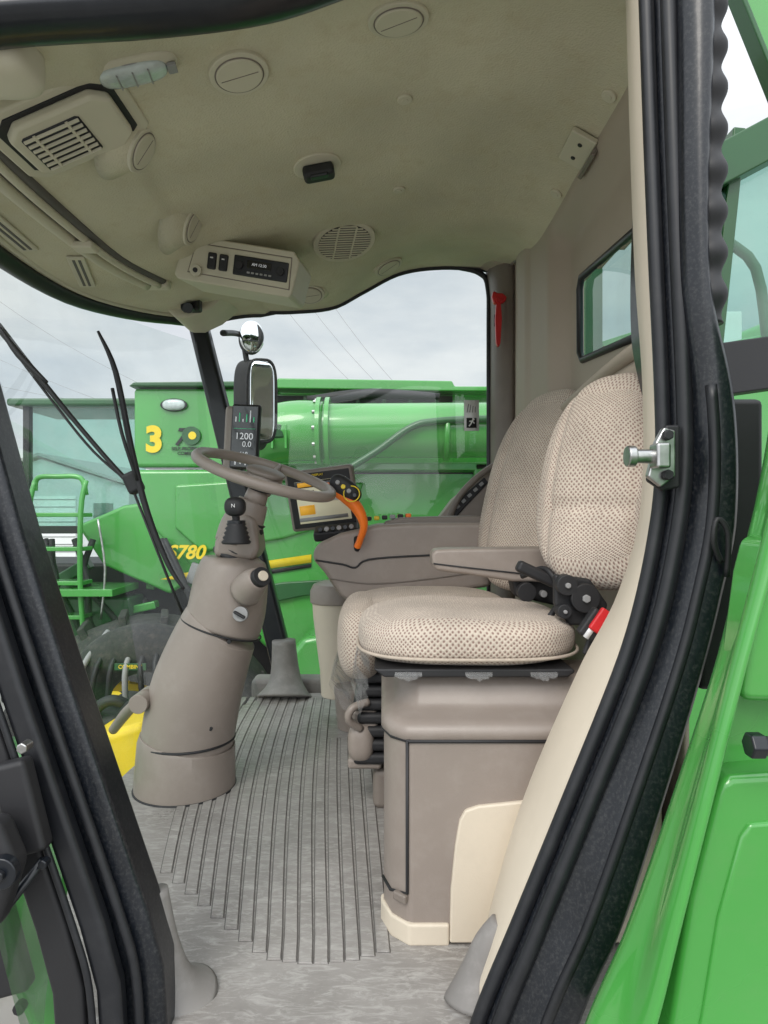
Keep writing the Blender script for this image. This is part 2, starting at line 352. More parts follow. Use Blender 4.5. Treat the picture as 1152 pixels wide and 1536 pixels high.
box('hinge_plate',(-.505,.93,-.41),(.05,.03,.13),BLACKM,CAB,rot=(0,-14,0),bevel=.008)
cyl('hinge_bolt',(-.49,.92,-.32),(-.49,.90,-.32),.008,STEEL,CAB,segs=6)
cyl('hinge_bolt_lower',(-.465,.92,-.48),(-.465,.905,-.48),.007,BLACKG,CAB,segs=6)
prism('hinge_arm',[(-.62,-.42),(-.50,-.40),(-.475,-.46),(-.50,-.54),(-.62,-.62)],.86,.90,BLACKM,CAB,bevel=.012)
cyl('hinge_arm_bolt',(-.487,.86,-.46),(-.487,.845,-.46),.02,BLACKG,CAB)
cyl('hinge_arm_bolt_core',(-.487,.846,-.46),(-.487,.838,-.46),.008,BLACK,CAB,segs=6)
sweep('door_gas_strut',[(-.56,.90,-.60),(-.47,.92,-.48)],.006,BLACKG,CAB)

# ---------- rear door post (curved b pillar)
CX=[(-.80,.125),(-.73,.15),(-.63,.192),(-.43,.274),(-.23,.354),(-.13,.384),(-.01,.407),(.07,.414),(.17,.413),(.37,.404),(.57,.396),(.9,.385)]
XB=[(-.8,.25),(-.68,.295),(-.588,.338),(-.40,.40),(-.216,.455),(-.123,.478),(-.011,.50),(.156,.497),(.342,.462),(.714,.469),(.9,.47)]
CL=[(-.80,.15),(-.72,.17),(-.49,.238),(-.264,.335),(-.15,.395),(-.01,.436),(.2,.442),(.42,.428),(.875,.413),(.95,.41)]
ZS=[-.80+i*.02 for i in range(85)]
rc_=[];rb=[]
for z in ZS:
    c=tab(CX,z); b=tab(XB,z); l=tab(CL,z)
    rc_.append([(l+.08,1.24,z),(l+.008,1.16,z),(l,1.14,z),(lerp(l,c,.4),1.10,z),(lerp(l,c,.8),1.05,z),(c+.012,1.02,z),(c+.03,1.015,z)])
    m=lerp(c,b,.5)
    rb.append([(c+.012,1.012,z),(c+.018,.985,z),(c+.035,.975,z),(m-.005,.965,z),(m,.95,z),(m+.012,.943,z),(b-.012,.935,z),(b,.945,z),(b+.012,1.0,z),(b+.02,1.3,z)])
grid('door_post_trim',rc_,CREAM,CAB)
grid('door_post_body',rb,POSTB,CAB)
sweep('door_seal_inner',[(tab(CX,z)+.004,1.0,z) for z in ZS],.011,BLACK,CAB)
sweep('door_seal_outer',[(tab(CX,z)+.026,.975,z) for z in ZS],.0115,BLACK,CAB)
sweep('door_post_ridge',[(lerp(tab(CX,z),tab(XB,z),.62),.944,z) for z in ZS[:50]],.008,BLACK,CAB)
LT=E('door_latch')
prism('backplate',[(.378,.045),(.40,.03),(.425,.035),(.425,.125),(.405,.125),(.39,.10)],.955,.968,BLACKM,LT,bevel=.004)
prism('striker_plate',[(.372,.05),(.392,.035),(.412,.05),(.412,.115),(.395,.12),(.384,.10)],.94,.953,STEEL,LT,bevel=.003)
cyl('striker_pin',(.345,.935,.078),(.395,.935,.078),.010,STEEL,LT)
cyl('striker_head',(.340,.935,.078),(.352,.935,.078),.015,STEEL,LT)
box('striker_yoke',(.385,.93,.078),(.02,.03,.035),STEEL,LT,bevel=.004)
for z in (.052,.108): cyl('bolt',(.398,.94,z),(.398,.93,z),.008,BLACKM,LT,segs=6)
sweep('pull_loop',[(.47,.93,-.07),(.455,.92,-.04),(.46,.92,-.01),(.475,.92,-.03),(.478,.93,-.09)],.004,BLACKM,LT,smoothn=4)

# ---------- outer green side shield
SH=E('green_side_shield')
GL=[(-.70,.212),(-.614,.238),(-.506,.285),(-.346,.341),(-.186,.393),(-.09,.417),(.014,.443),(.12,.462),(.3,.49)]
GR=[(-.70,.235),(-.556,.28),(-.455,.305),(-.311,.341),(-.167,.377),(-.059,.406),(.049,.431),(.2,.46),(.3,.475)]
rg=[]
for i in range(60):
    z=-.70+i/59*1.0; a=tab(GL,z)
    b=tab(GR,z)
    rg.append([(a+.10,.95,z),(a+.030,.84,z),(a+.002,.805,z),(a+.004,.785,z),(lerp(a,b,.4)+.012,.765,z),(b+.002,.74,z),(b+.010,.72,z),(b+.018,.722,z),(b+.022,.735,z),(b+.024,.77,z),(b+.030,.785,z),(b+.2,.79,z+.01),(b+.5,.80,z+.02)])
grid('shield_surface',rg,GREEN,SH,sub=1)
prism('pressed_panel',[(.372,-.315),(.377,-.301),(.388,-.295),(.52,-.285),(.52,-.66),(.300,-.66),(.321,-.571),(.343,-.43)],.742,.80,GREEN,SH,bevel=.010)
prism('pressed_panel_inner',[(.395,-.36),(.405,-.345),(.52,-.335),(.52,-.64),(.335,-.64),(.352,-.56),(.37,-.45)],.737,.75,GREEN,SH,bevel=.005)
prism('pressed_panel_upper',[(.402,-.212),(.398,-.20),(.415,-.07),(.425,-.03),(.52,-.01),(.52,-.215)],.742,.80,GREEN,SH,bevel=.010)
cyl('gas_spring_pivot',(.385,.70,-.245),(.50,.70,-.25),.010,BLACKM,SH)
cyl('gas_spring_nut',(.382,.70,-.245),(.398,.70,-.245),.014,BLACKG,SH,segs=6)
sweep('air_hose',[(.474,.975,.75-.004*i) for i in range(120)],[.022+.0045*math.sin(i*.42) for i in range(120)],BLACKM,CAB,segs=20)
box('dark_gap_panel',(.535,1.05,-.05),(.10,.05,.45),BLACKM,CAB,bevel=.01)
# machinery outside behind the cab
GT=E('grain_tank_frame')
box('tank_window',(1.0,1.6,.60),(.5,.02,.50),GLASST,GT)
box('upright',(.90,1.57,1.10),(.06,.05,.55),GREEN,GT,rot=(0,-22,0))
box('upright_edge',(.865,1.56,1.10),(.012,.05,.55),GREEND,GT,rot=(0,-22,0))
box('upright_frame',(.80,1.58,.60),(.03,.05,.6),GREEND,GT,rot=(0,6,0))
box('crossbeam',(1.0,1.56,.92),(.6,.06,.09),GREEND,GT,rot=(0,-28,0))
box('crossbeam_low',(1.0,1.56,.36),(.6,.06,.12),BLACKM,GT,rot=(0,-8,0))
prism('tank_side',[(1.3,-1.2),(3.2,-1.2),(3.2,.95),(1.9,.95),(1.3,.7)],3.3,3.5,GREEN,GT,bevel=.03)
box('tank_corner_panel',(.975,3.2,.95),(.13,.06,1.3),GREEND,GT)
box('tank_corner_rail',(1.12,3.25,.82),(.26,.05,.05),GREEN,GT,rot=(0,-18,0))
box('tank_post',(1.42,3.25,.9),(.07,.06,1.6),GREEND,GT)
box('tank_hatch',(1.6,3.26,.85),(.28,.04,.25),WHITE,GT)
sweep('tank_hydraulic_line',[(1.2,2.6,1.4),(1.3,2.6,1.1),(1.45,2.6,.95),(1.5,2.6,.6)],.02,GREEND,GT,smoothn=4)
prism('auger_cradle',[(1.1,.5),(1.6,.62),(1.6,.72),(1.05,.60)],2.6,2.7,GREEN,GT,bevel=.01)
# ---------- floor
prm=[]
for i in range(31):
    y=1.05+i/30*(2.88-1.05); prm.append((-.775+.33*((y-1.95)/.95)**2,y))
prm+=[(.54,2.88),(.54,.93),(-.30,.93)]
FL=E('rubber_floor_mat')
prism('mat_sheet',prm,-.83,-.78,MATV,FL,axis='Z',bevel=.006)
YS=[1.44,1.40,1.36,1.32,1.28,1.245,1.21,1.18,1.16,1.155,1.15,1.15,1.155,1.16,1.17,1.18]
for k in range(16):
    ys=YS[k]; ye=2.80
    if k>11: ye=2.3
    pts=[]
    for i in range(25):
        y=lerp(ys,ye,i/24)
        x=lerp(-.415+.0275*k,-.62+.035*k,(y-1.2)/1.6)-.055*math.sin(math.pi*min(1,max(0,(y-1.2)/1.6)))*(1-k/15)
        pts.append((x,y))
    def ribn(nm,hw,zt,mt,extra=.002):
        v=[];f=[]
        for x,y in pts: v+=[(x-hw-extra,y,-.7805),(x-hw,y,zt),(x+hw,y,zt),(x+hw+extra,y,-.7805)]
        for i in range(24):
            a=i*4
            for s in range(3): f.append((a+s,a+s+1,a+s+5,a+s+4))
        f+=[(0,1,2,3),(96,97,98,99)]
        mesh(nm,v,f,mt,FL,smooth=False)
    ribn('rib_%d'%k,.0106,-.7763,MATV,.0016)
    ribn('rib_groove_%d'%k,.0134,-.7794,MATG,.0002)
sweep('boot_a_pillar',[(-.43,2.86,-.55),(-.425,2.86,-.66),(-.42,2.84,-.73),(-.42,2.82,-.785)],[.05,.058,.075,.12],BOOT,CAB,smoothn=5,segs=28)
sweep('boot_near_left',[(-.362,1.06,-.60),(-.352,1.06,-.68),(-.342,1.07,-.75),(-.335,1.08,-.79)],[.018,.024,.036,.066],BOOT,CAB,smoothn=5,segs=28)
sweep('boot_near_right',[(.19,1.08,-.665),(.172,1.08,-.70),(.158,1.08,-.75),(.15,1.07,-.79)],[.018,.026,.036,.055],BOOT,CAB,smoothn=5,segs=28)
box('door_sill',(.05,.94,-.86),(.9,.06,.10),BLACKM,CAB)

# ------------------------------------------------------------------ ceiling fittings
def CM(x,y,spin=0,tilt=0,off=0,tx=0):
    z=cz(x,y); dx=(cz(x+.02,y)-cz(x-.02,y))/.04; dy=(cz(x,y+.02)-cz(x,y-.02))/.04
    n=Vector((dx,dy,-1)).normalized()
    if tilt: n=(Matrix.Rotation(R(tilt),3,'Y')@n).normalized()
    if tx: n=(Matrix.Rotation(R(-tx),3,'X')@n).normalized()
    u=Vector((1,0,0)); u=(u-n*u.dot(n)).normalized(); v=n.cross(u)
    m=Matrix((u,v,n)).transposed().to_4x4()
    return Matrix.Translation(Vector((x,y,z))+n*(.006+off))@m@Matrix.Rotation(R(spin),4,'Z')
def disc(name,r,h,mat,par,M,bev=.002,sx=1):
    pts=[(r*sx*math.cos(2*math.pi*i/40),r*math.sin(2*math.pi*i/40)) for i in range(40)]
    return prism(name,pts,-.01,h,mat,par,axis='Z',bevel=bev,M=M)
for (x,y,r,t,tx) in [(.027,1.29,.060,0,0),(-.30,1.37,.062,0,0),(-.575,1.51,.052,-28,0),(-.585,1.94,.055,-40,0),(.01,2.72,.06,0,14),(-.30,2.70,.058,0,18)]:
    g=E('round_air_outlet'); Mx=CM(x,y,tilt=t,off=.002 if not(t or tx) else (.022 if t else .012),tx=tx)
    disc('rim',r,.007,LINERP,g,Mx,.003); disc('bowl',r*.78,.011,LINERP,g,Mx,.004)
    torus('groove',r*.80,.0014,TRIMD,g,Mx@Matrix.Translation((0,0,.0075)))
    box('vane',(0,0,.0108),(r*1.3,.0022,.002),TRIMD,g,M=Mx@Matrix.Rotation(R(25+x*60),4,'Z'),bevel=.0008)
    if t or tx: sweep('neck',[(0,0,-.05),(0,0,-.02),(0,0,.0)],[r*1.9,r*1.25,r*1.0],LINER,g,M=Mx,segs=32)
for (x,y) in [(.048,1.56),(.50,1.47),(.044,1.99),(.50,1.92)]:
    g=E('liner_button'); Mx=CM(x,y); disc('cap',.018,.006,LINERP,g,Mx,.003); disc('stem',.008,.0075,LINERP,g,Mx,.001)
sp=E('ceiling_speaker'); Mx=CM(-.14,2.28,tx=14,off=.012)
disc('rim',.108,.010,LINERP,sp,Mx,.004); disc('grille_back',.090,.0115,BLACKM,sp,Mx,.0005)
disc('bezel_base',.112,-.002,LINERP,sp,Mx@Matrix.Translation((0,0,-.012)),.004)
Ms=Mx@Matrix.Rotation(R(-12),4,'Z')
for i in range(-7,8):
    yy=i*.0122; hw=math.sqrt(max(0,.090**2-yy*yy))
    box('slat',(0,yy,.0125),(2*hw,.0060,.003),LINERP,sp,M=Ms,bevel=.0005)
for xx in(-.03,.03): box('slat_bridge',(xx,0,.013),(.006,.165,.003),LINERP,sp,M=Ms,bevel=.0005)
mc=E('ceiling_microphone_pod'); Mx=CM(-.18,1.79)
disc('plate',.062,.006,LINERP,mc,Mx,.003,sx=1.05); box('pod',(0,.0,.02),(.085,.05,.034),BLACKM,mc,M=Mx,bevel=.012); box('lens',(0,.012,.034),(.05,.02,.012),BLACKG,mc,M=Mx,bevel=.005)
dl=E('dome_lamp'); Mx=CM(-.485,1.29,spin=-8)
pillow('housing',(0,0,0),(.085,.045,.012),3,LINERP,dl,M=Mx); pillow('lens',(-.005,0,.008),(.066,.034,.014),3,LENS,dl,M=Mx)
box('switch',(.07,.0,.014),(.018,.03,.008),GREY,dl,M=Mx,bevel=.002)
for sx_ in (-.03,.0,.03): box('lens_rib',(-.005+sx_,0,.021),(.003,.05,.004),GREY,dl,M=Mx,bevel=.001)
torus('lens_ring',.050,.003,GREY,dl,Mx@Matrix.Translation((-.005,0,.009))@Matrix.Diagonal((1.25,.66,1,1)))
av=E('air_vent_louver'); Mx=CM(-.655,1.375,spin=0,tilt=-8,off=.012)
def rr(a,b,c):
    return [(-a+c,-b),(a-c,-b),(a,-b+c),(a,b-c),(a-c,b),(-a+c,b),(-a,b-c),(-a,-b+c)]
prism('recess',rr(.145,.12,.03),-.03,.002,LINERP,av,axis='Z',M=Mx,bevel=.006)
prism('gap',rr(.122,.10,.03),-.01,.005,BLACKM,av,axis='Z',M=Mx,bevel=.001)
prism('body',rr(.110,.09,.03),.0,.024,LINERP,av,axis='Z',M=Mx,bevel=.009)
prism('slot_back',rr(.062,.062,.006),.0,.0262,BLACKM,av,axis='Z',M=Mx@Matrix.Translation((-.025,0,0)),bevel=0)
for i in range(7):
    box('louver',(-.025,-.054+i*.018,.0285),(.118,.0055,.006),LINERP,av,M=Mx,rot=(20,0,0),bevel=.001)
for xx in (-.06,.01): box('divider',(xx,0,.0282),(.006,.12,.006),LINERP,av,M=Mx,bevel=.001)
sr=E('sunshade_roller')
for dx,rad in ((0,.016),(.04,.011)):
    sweep('roller_tube',[(-.90+dx+.04,1.25,.745),(-.87+dx,1.6,.747),(-.85+dx,2.0,.752),(-.80+dx,2.25,.765)],rad,LINERP,sr,smoothn=5)
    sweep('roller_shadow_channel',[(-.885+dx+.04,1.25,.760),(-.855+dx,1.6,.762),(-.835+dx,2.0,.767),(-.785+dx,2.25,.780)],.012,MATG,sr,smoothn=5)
box('pull_tab',(-.83,1.85,.735),(.06,.05,.02),LINERP,sr,bevel=.006)
box('end_bracket',(-.775,2.27,.78),(.09,.05,.04),LINERP,sr,bevel=.01)
for i,(x,y,sp_) in enumerate([(-.985,1.75,4),(-.93,2.05,-8)]):
    g=E('defrost_grille'); Mx=CM(x,y,spin=82+sp_)
    box('frame',(0,0,.004),(.24,.05,.008),LINERP,g,M=Mx,bevel=.004); box('slot',(0,.008,.0075),(.21,.008,.004),MATG,g,M=Mx,bevel=.001); box('slot_lower',(0,-.008,.0075),(.21,.008,.004),MATG,g,M=Mx,bevel=.001)
rd=E('overhead_radio_console')
Mr=Matrix.Translation((-.468,2.12,.785))@Matrix.Rotation(R(9),4,'Y')@Matrix.Rotation(R(10),4,'X')@Matrix.Scale(.92,4)
prism('housing',[(-.215,-.06),(-.195,.045),(-.16,.075),(.19,.075),(.215,.045),(.20,-.07),(.19,-.08),(-.20,-.075)],0,.30,LINERP,rd,M=Mr,bevel=.014)
prism('bezel_gap',[(-.169,-.049),(-.148,.054),(.188,.054),(.192,-.056)],-.001,.02,TRIMD,rd,M=Mr,bevel=.002)
prism('bezel',[(-.165,-.045),(-.145,.05),(.185,.05),(.188,-.052)],-.004,.02,LINERP,rd,M=Mr,bevel=.003)
box('radio_face',(.085,-.004,.0),(.19,.012,.066),BLACKG,rd,M=Mr,bevel=.004)
box('radio_display',(.08,-.011,.008),(.085,.004,.026),SCRK,rd,M=Mr,bevel=.001)
text('radio_text','AM 12:30',(.08,-.0145,.008),.013,SCRW,rd,M=Mr)
for xx in (.012,.155): cyl('radio_knob',(xx,-.008,.0),(xx,-.022,.0),.013,BLACKM,rd,M=Mr)
for i in range(6): box('radio_key',(.045+i*.015,-.012,-.02),(.010,.004,.006),GREY,rd,M=Mr,bevel=.001)
for xx in (-.045,-.085): box('rocker_switch',(xx,-.006,.0),(.03,.016,.055),BLACKM,rd,M=Mr,bevel=.005)
for xx in (-.045,-.085): box('rocker_mark',(xx,-.015,.01),(.010,.002,.004),WHITE,rd,M=Mr,bevel=0)
cyl('knob_socket',(-.135,-.004,-.04),(-.135,-.02,-.04),.02,LINERP,rd,M=Mr); cyl('knob_pin',(-.135,-.018,-.04),(-.135,-.026,-.04),.008,BLACKM,rd,M=Mr)
cm=E('corner_moulding')
prism('moulding',[(-1.03,.90),(-1.0,.875),(-.92,.84),(-.86,.80),(-.82,.765),(-.765,.765),(-.69,.80),(-.64,.84),(-.60,.885),(-.7,.93)],2.62,2.86,LINERP,cm,bevel=.02)
cc=E('cab_camera')
box('body',(-.745,2.58,.80),(.075,.05,.05),BLACKM,cc,bevel=.01); cyl('lens',(-.745,2.56,.785),(-.745,2.53,.775),.02,BLACKG,cc); cyl('bracket_pin',(-.77,2.57,.83),(-.71,2.57,.84),.010,GREY,cc)
br=E('wall_bracket'); Mx=CM(.505,1.68)
box('plate',(-.01,0,.010),(.07,.13,.014),LINERP,br,M=Mx,bevel=.004); box('lip',(.03,-.01,.02),(.012,.12,.03),TRIMD,br,M=Mx,bevel=.003)
for v in(-.03,.03): cyl('screw',(-.01,v,.015),(-.01,v,.02),.006,BLACKM,br,M=Mx)
hm=E('emergency_hammer')
prism('handle',[(.465,.87),(.483,.87),(.488,.80),(.482,.70),(.476,.685),(.470,.685),(.464,.70),(.460,.80)],2.755,2.775,RED,hm,bevel=.006)
prism('head',[(.445,.89),(.452,.915),(.47,.905),(.49,.905),(.508,.89),(.503,.87),(.485,.862),(.455,.862)],2.75,2.78,RED,hm,bevel=.007)
box('clip',(.474,2.785,.80),(.03,.012,.05),BLACKM,hm); box('clip_upper',(.474,2.76,.875),(.025,.04,.014),RED,hm)
es=E('emergency_exit_sign')
box('plate',(.385,2.935,.425),(.066,.002,.135),WHITE,es,bevel=0)
box('pictogram_field',(.385,2.9325,.392),(.044,.002,.044),BLACKM,es,bevel=0)
sweep('figure_leg',[(.374,2.93,.377),(.383,2.93,.389),(.388,2.93,.402),(.398,2.93,.408)],.0032,WHITE,es); sweep('figure_arm',[(.375,2.93,.399),(.388,2.93,.400),(.398,2.93,.389)],.0028,WHITE,es)
cyl('figure_head',(.392,2.932,.409),(.392,2.929,.409),.0045,WHITE,es)
for i in range(4): sweep('line_art',[(.365+i*.012,2.9325,.438),(.372+i*.010,2.9325,.475-.004*i)],.0012,BLACKM,es)

# ------------------------------------------------------------------ steering column
ST=E('steering_column'); Y=1.9
sweep('base_ring',[(-.566,Y,-.785),(-.566,Y,-.76),(-.564,Y,-.70),(-.562,Y,-.655),(-.560,Y,-.645)],[.140,.140,.137,.135,.131],TRIM,ST,segs=48,bevel=.003)
torus('base_gap',.1305,.0035,BLACKM,ST,Matrix.Translation((-.559,Y,-.643)))
torus('floor_gap',.141,.003,BLACKM,ST,Matrix.Translation((-.566,Y,-.779)))
sweep('lower_shroud',[(-.562,Y,-.68),(-.555,Y,-.62),(-.534,Y,-.51),(-.505,Y,-.42),(-.475,Y,-.345),(-.463,Y,-.325)],[.127,.129,.128,.121,.113,.111],TRIM,ST,segs=48,smoothn=5)
sweep('shroud_seam',[(-.463+.113*math.cos(a)*.97,Y+.113*math.sin(a),-.328+.113*math.cos(a)*-.30) for a in [2*math.pi*i/48 for i in range(48)]],.0026,BLACKM,ST,closed=True)
sweep('upper_shroud',[(-.462,Y,-.325),(-.448,Y,-.28),(-.437,Y,-.21),(-.432,Y,-.165),(-.431,Y,-.14),(-.43,Y,-.128),(-.43,Y,-.122)],[.109,.109,.105,.098,.088,.07,.02],TRIM,ST,segs=48,smoothn=4)
sweep('bellows',[(-.43+.004*i,Y,-.135+.0085*i) for i in range(14)],[.06-.0018*i+.007*(i%2) for i in range(14)],BLACKM,ST,segs=32)
sweep('neck_cover',[(-.42,Y-.0,-.09),(-.405,Y,-.04),(-.385,Y,.0),(-.372,Y,.03)],[.062,.06,.05,.042],TRIM,ST,segs=32,smoothn=4)
prism('tilt_bracket',[(-.475,-.125),(-.36,-.135),(-.345,-.10),(-.355,-.02),(-.385,.0),(-.43,-.03),(-.47,-.08)],1.84,1.96,TRIM,ST,bevel=.02)
sweep('neck',[(-.372,Y,.02),(-.356,Y,.065)],[.034,.03],TRIM,ST,segs=24)
Mw=Matrix.Translation((-.338,Y,.108))@Matrix.Rotation(R(18),4,'Y')@Matrix.Rotation(R(9),4,'X')
torus('wheel_rim',.195,.0155,TRIM,ST,Mw)
sweep('hub',[(0,0,-.06),(0,0,-.03),(0,0,-.022),(0,0,.0)],[.03,.034,.055,.05],TRIM,ST,M=Mw,segs=32,bevel=.004)
for i in range(22):
    a=2*math.pi*i/22; box('hub_ring_tooth',(.043*math.cos(a),.043*math.sin(a),-.036),(.008,.006,.02),BLACKM,ST,M=Mw,rot=(0,0,math.degrees(a)),bevel=.001)
cyl('hub_ring',(0,0,-.048),(0,0,-.024),.041,BLACKM,ST,M=Mw)
pillow('horn_pad',(0,0,.004),(.055,.055,.014),2.6,TRIMD,ST,M=Mw)
for a in (200,320,90):
    c_,s_=math.cos(R(a)),math.sin(R(a))
    sweep('spoke',[(c_*.03,s_*.03,-.016),(c_*.10,s_*.10,-.02),(c_*.19,s_*.19,0)],[.019,.015,.013],TRIM,ST,M=Mw,smoothn=5,squash=(1.3,.7))
sweep('stalk_boot',[(-.392,1.77,-.085+.006*i) for i in range(10)],[.036-.0016*i+.005*(i%2) for i in range(10)],BLACKM,ST,segs=24)
cyl('stalk',(-.392,1.77,-.03),(-.393,1.765,.0),.010,BLACKM,ST); pillow('stalk_knob',(-.394,1.765,.014),(.028,.024,.026),2.5,BLACKM,ST)
cyl('stalk_collar',(-.392,1.77,-.035),(-.392,1.77,-.022),.024,BLACKG,ST)
text('stalk_icon','N',(-.394,1.740,.016),.014,WHITE,ST)
sweep('switch_pod',[(-.375,1.81,-.215),(-.35,1.78,-.19),(-.33,1.76,-.175)],[.045,.040,.030],TRIM,ST,segs=24,smoothn=4)
cyl('switch_barrel',(-.335,1.765,-.178),(-.318,1.745,-.168),.026,BLACKM,ST); cyl('switch_cap',(-.319,1.748,-.169),(-.314,1.742,-.166),.014,CREAM,ST)
cyl('ignition_lock',(-.385,1.80,-.275),(-.383,1.775,-.272),.02,GREY,ST); box('ignition_key',(-.383,1.765,-.272),(.035,.012,.008),BLACKM,ST,rot=(0,30,0))
for z,x in((-.35,-.42),(-.585,-.47)): cyl('screw_hole',(x,1.83,z),(x+.002,1.797,z),.006,BLACKM,ST,segs=10)
sweep('foot_lever',[(-.82,2.02,-.66),(-.76,1.95,-.595),(-.70,1.88,-.54),(-.655,1.84,-.51)],[.014,.016,.015,.022],TRIM,ST,smoothn=5)
cyl('lever_pivot',(-.665,1.80,-.52),(-.665,1.90,-.52),.026,TRIM,ST)

# ------------------------------------------------------------------ corner display
cd=E('corner_post_display')
Mc=Matrix.Translation((-.533,2.55,.288))@Matrix.Rotation(R(3),4,'Y')@Matrix.Rotation(R(-6),4,'Z')
box('case',(0,0.012,0),(.112,.03,.25),BLACKM,cd,M=Mc,bevel=.010); box('screen',(0,-.004,0),(.098,.004,.235),SCRK,cd,M=Mc,bevel=.003)
box('mount_cover',(-.06,.045,-.01),(.06,.06,.26),TRIM,cd,M=Mc,bevel=.015)
text('rpm','1200',(.0,-.0075,.0),.036,SCRW,cd,M=Mc); text('speed','0.0',(.012,-.0075,-.03),.030,SCRW,cd,M=Mc); text('temp','418',(.0,-.0075,-.068),.024,SCRW,cd,M=Mc)
for i,h in enumerate((.02,.035,.012,.03,.045,.02)): box('gauge_bar',(-.035+i*.014,-.0075,.055+h/2),(.0045,.001,h),(SCRG if i%2 else SCRW),cd,M=Mc,bevel=0)
box('divider_line',(0,-.0075,.03),(.085,.001,.0015),SCRG,cd,M=Mc,bevel=0)
for i in range(3): box('tick_block',(-.03+i*.02,-.0075,-.10),(.006,.001,.018 if i!=1 else .010),SCRW,cd,M=Mc,bevel=0)

# ------------------------------------------------------------------ armrest console
AC=E('armrest_console')
prism('console_body',[(-.225,-.15),(-.222,-.115),(-.20,-.095),(-.139,-.067),(-.02,-.04),(.092,-.034),(.34,-.034),(.34,-.235),(.10,-.27),(-.06,-.292),(-.097,-.29),(-.139,-.267),(-.19,-.19)],2.10,2.42,TRIM,AC,bevel=.016,segs=5)
sweep('console_seam',[(-.215,2.099,-.152),(-.13,2.097,-.165),(-.09,2.097,-.175),(-.05,2.097,-.15),(.10,2.097,-.138),(.32,2.097,-.130)],.003,BLACKM,AC,smoothn=4)
sweep('console_seam_lower',[(-.17,2.099,-.21),(-.05,2.097,-.225),(.10,2.097,-.215),(.32,2.097,-.185)],.002,TRIMD,AC,smoothn=4)
prism('console_pad',[(.0,-.033),(.05,-.018),(.30,-.012),(.34,-.02),(.34,-.05),(.0,-.05)],2.14,2.36,TRIMD,AC,bevel=.010)
for i in range(6):
    for j in range(2): box('console_key',(-.05+i*.026,2.19+j*.04,-.022+.002*i),(.018,.026,.014),[BLACKM,YEL,BLACKM,GREY,BLACKM,ORANGE][(i+j)%6],AC,bevel=.004)
prism('rear_control_panel',[(.20,-.03),(.26,.05),(.40,.16),(.46,.18),(.50,.05),(.50,-.05),(.25,-.06)],2.50,2.62,TRIM,AC,bevel=.018)
prism('rear_control_face',[(.235,-.015),(.275,.045),(.375,.13),(.39,.11),(.30,.015),(.27,-.02)],2.49,2.499,BLACKM,AC,bevel=.004)
for i in range(5): box('rear_key',(.275+i*.022,2.485,.02+i*.021),(.016,.01,.012),GREY,AC,rot=(0,-42,0),bevel=.002)
sweep('rear_panel_rail',[(.24,2.48,-.03),(.28,2.47,.06),(.36,2.47,.14),(.44,2.48,.19)],.012,TRIMD,AC,smoothn=5)
hl=E('multifunction_lever')
sweep('orange_strap',[(-.186,2.08,.080),(-.155,2.06,.070),(-.115,2.05,.045),(-.080,2.05,.008),(-.062,2.05,-.040),(-.074,2.07,-.085),(-.083,2.08,-.108)],[.016,.024,.027,.024,.017,.014,.015],ORANGE,hl,smoothn=6,squash=(1.1,.75))
pillow('grip_head',(-.118,2.045,.072),(.055,.03,.030),2.6,BLACKM,hl,rot=(0,38,0))
for i in range(4): cyl('thumb_button',(-.14+i*.017,2.022,.088-.013*i),(-.14+i*.017,2.008,.09-.013*i),.007,[GREY,YEL,GREY,BLACKG][i],hl)
torus('guard_ring',.024,.0018,YEL,hl,Matrix.Translation((-.098,2.015,.055))@Matrix.Rotation(R(80),4,'X'))
cyl('lever_stem',(-.085,2.11,-.12),(-.082,2.09,-.08),.012,BLACKM,hl)
mo=E('touchscreen_monitor')
Mm=Matrix.Translation((-.21,2.26,.045))@Matrix.Rotation(R(-8),4,'Y')@Matrix.Rotation(R(8),4,'X')@Matrix.Rotation(R(-10),4,'Z')@Matrix.Scale(1.06,4)
box('bezel',(0,.012,0),(.225,.04,.195),TRIMD,mo,M=Mm,bevel=.012,segs=4); box('inner_bezel',(.0,-.007,0),(.205,.006,.175),BLACKM,mo,M=Mm,bevel=.004)
box('screen',(.005,-.0105,-.005),(.17,.003,.135),SCRY,mo,M=Mm,bevel=0)
box('screen_header',(.005,-.0125,.052),(.17,.002,.02),SCRK,mo,M=Mm,bevel=0); box('screen_tab',(-.045,-.0135,.052),(.05,.002,.014),SCRO,mo,M=Mm,bevel=0)
box('screen_bar',(-.05,-.0125,-.03),(.05,.002,.03),SCRO,mo,M=Mm,bevel=0); box('screen_panel',(.05,-.0125,.01),(.06,.002,.035),WHITE,mo,M=Mm,bevel=0)
box('screen_row',(.0,-.0125,-.06),(.16,.002,.012),GREY,mo,M=Mm,bevel=0)
text('screen_value','78.5',(.05,-.0145,.01),.02,BLACKM,mo,M=Mm); text('screen_note','Harvest',(-.04,-.0145,.03),.014,BLACKM,mo,M=Mm)
text('bezel_label','DISPLAY',(.0,-.0115,.079),.010,YEL,mo,M=Mm)
box('arm',(.02,.05,-.09),(.05,.05,.12),BLACKM,mo,M=Mm,bevel=.01)
kp=E('display_keypad')
box('base',(-.155,2.19,-.065),(.15,.07,.035),BLACKM,kp,rot=(20,-6,0),bevel=.01)
for i in range(6): cyl('key',(-.205+i*.02,2.158,-.058+.002*i),(-.205+i*.02,2.145,-.056+.002*i),.008,GREY if i%2 else BLACKG,kp)

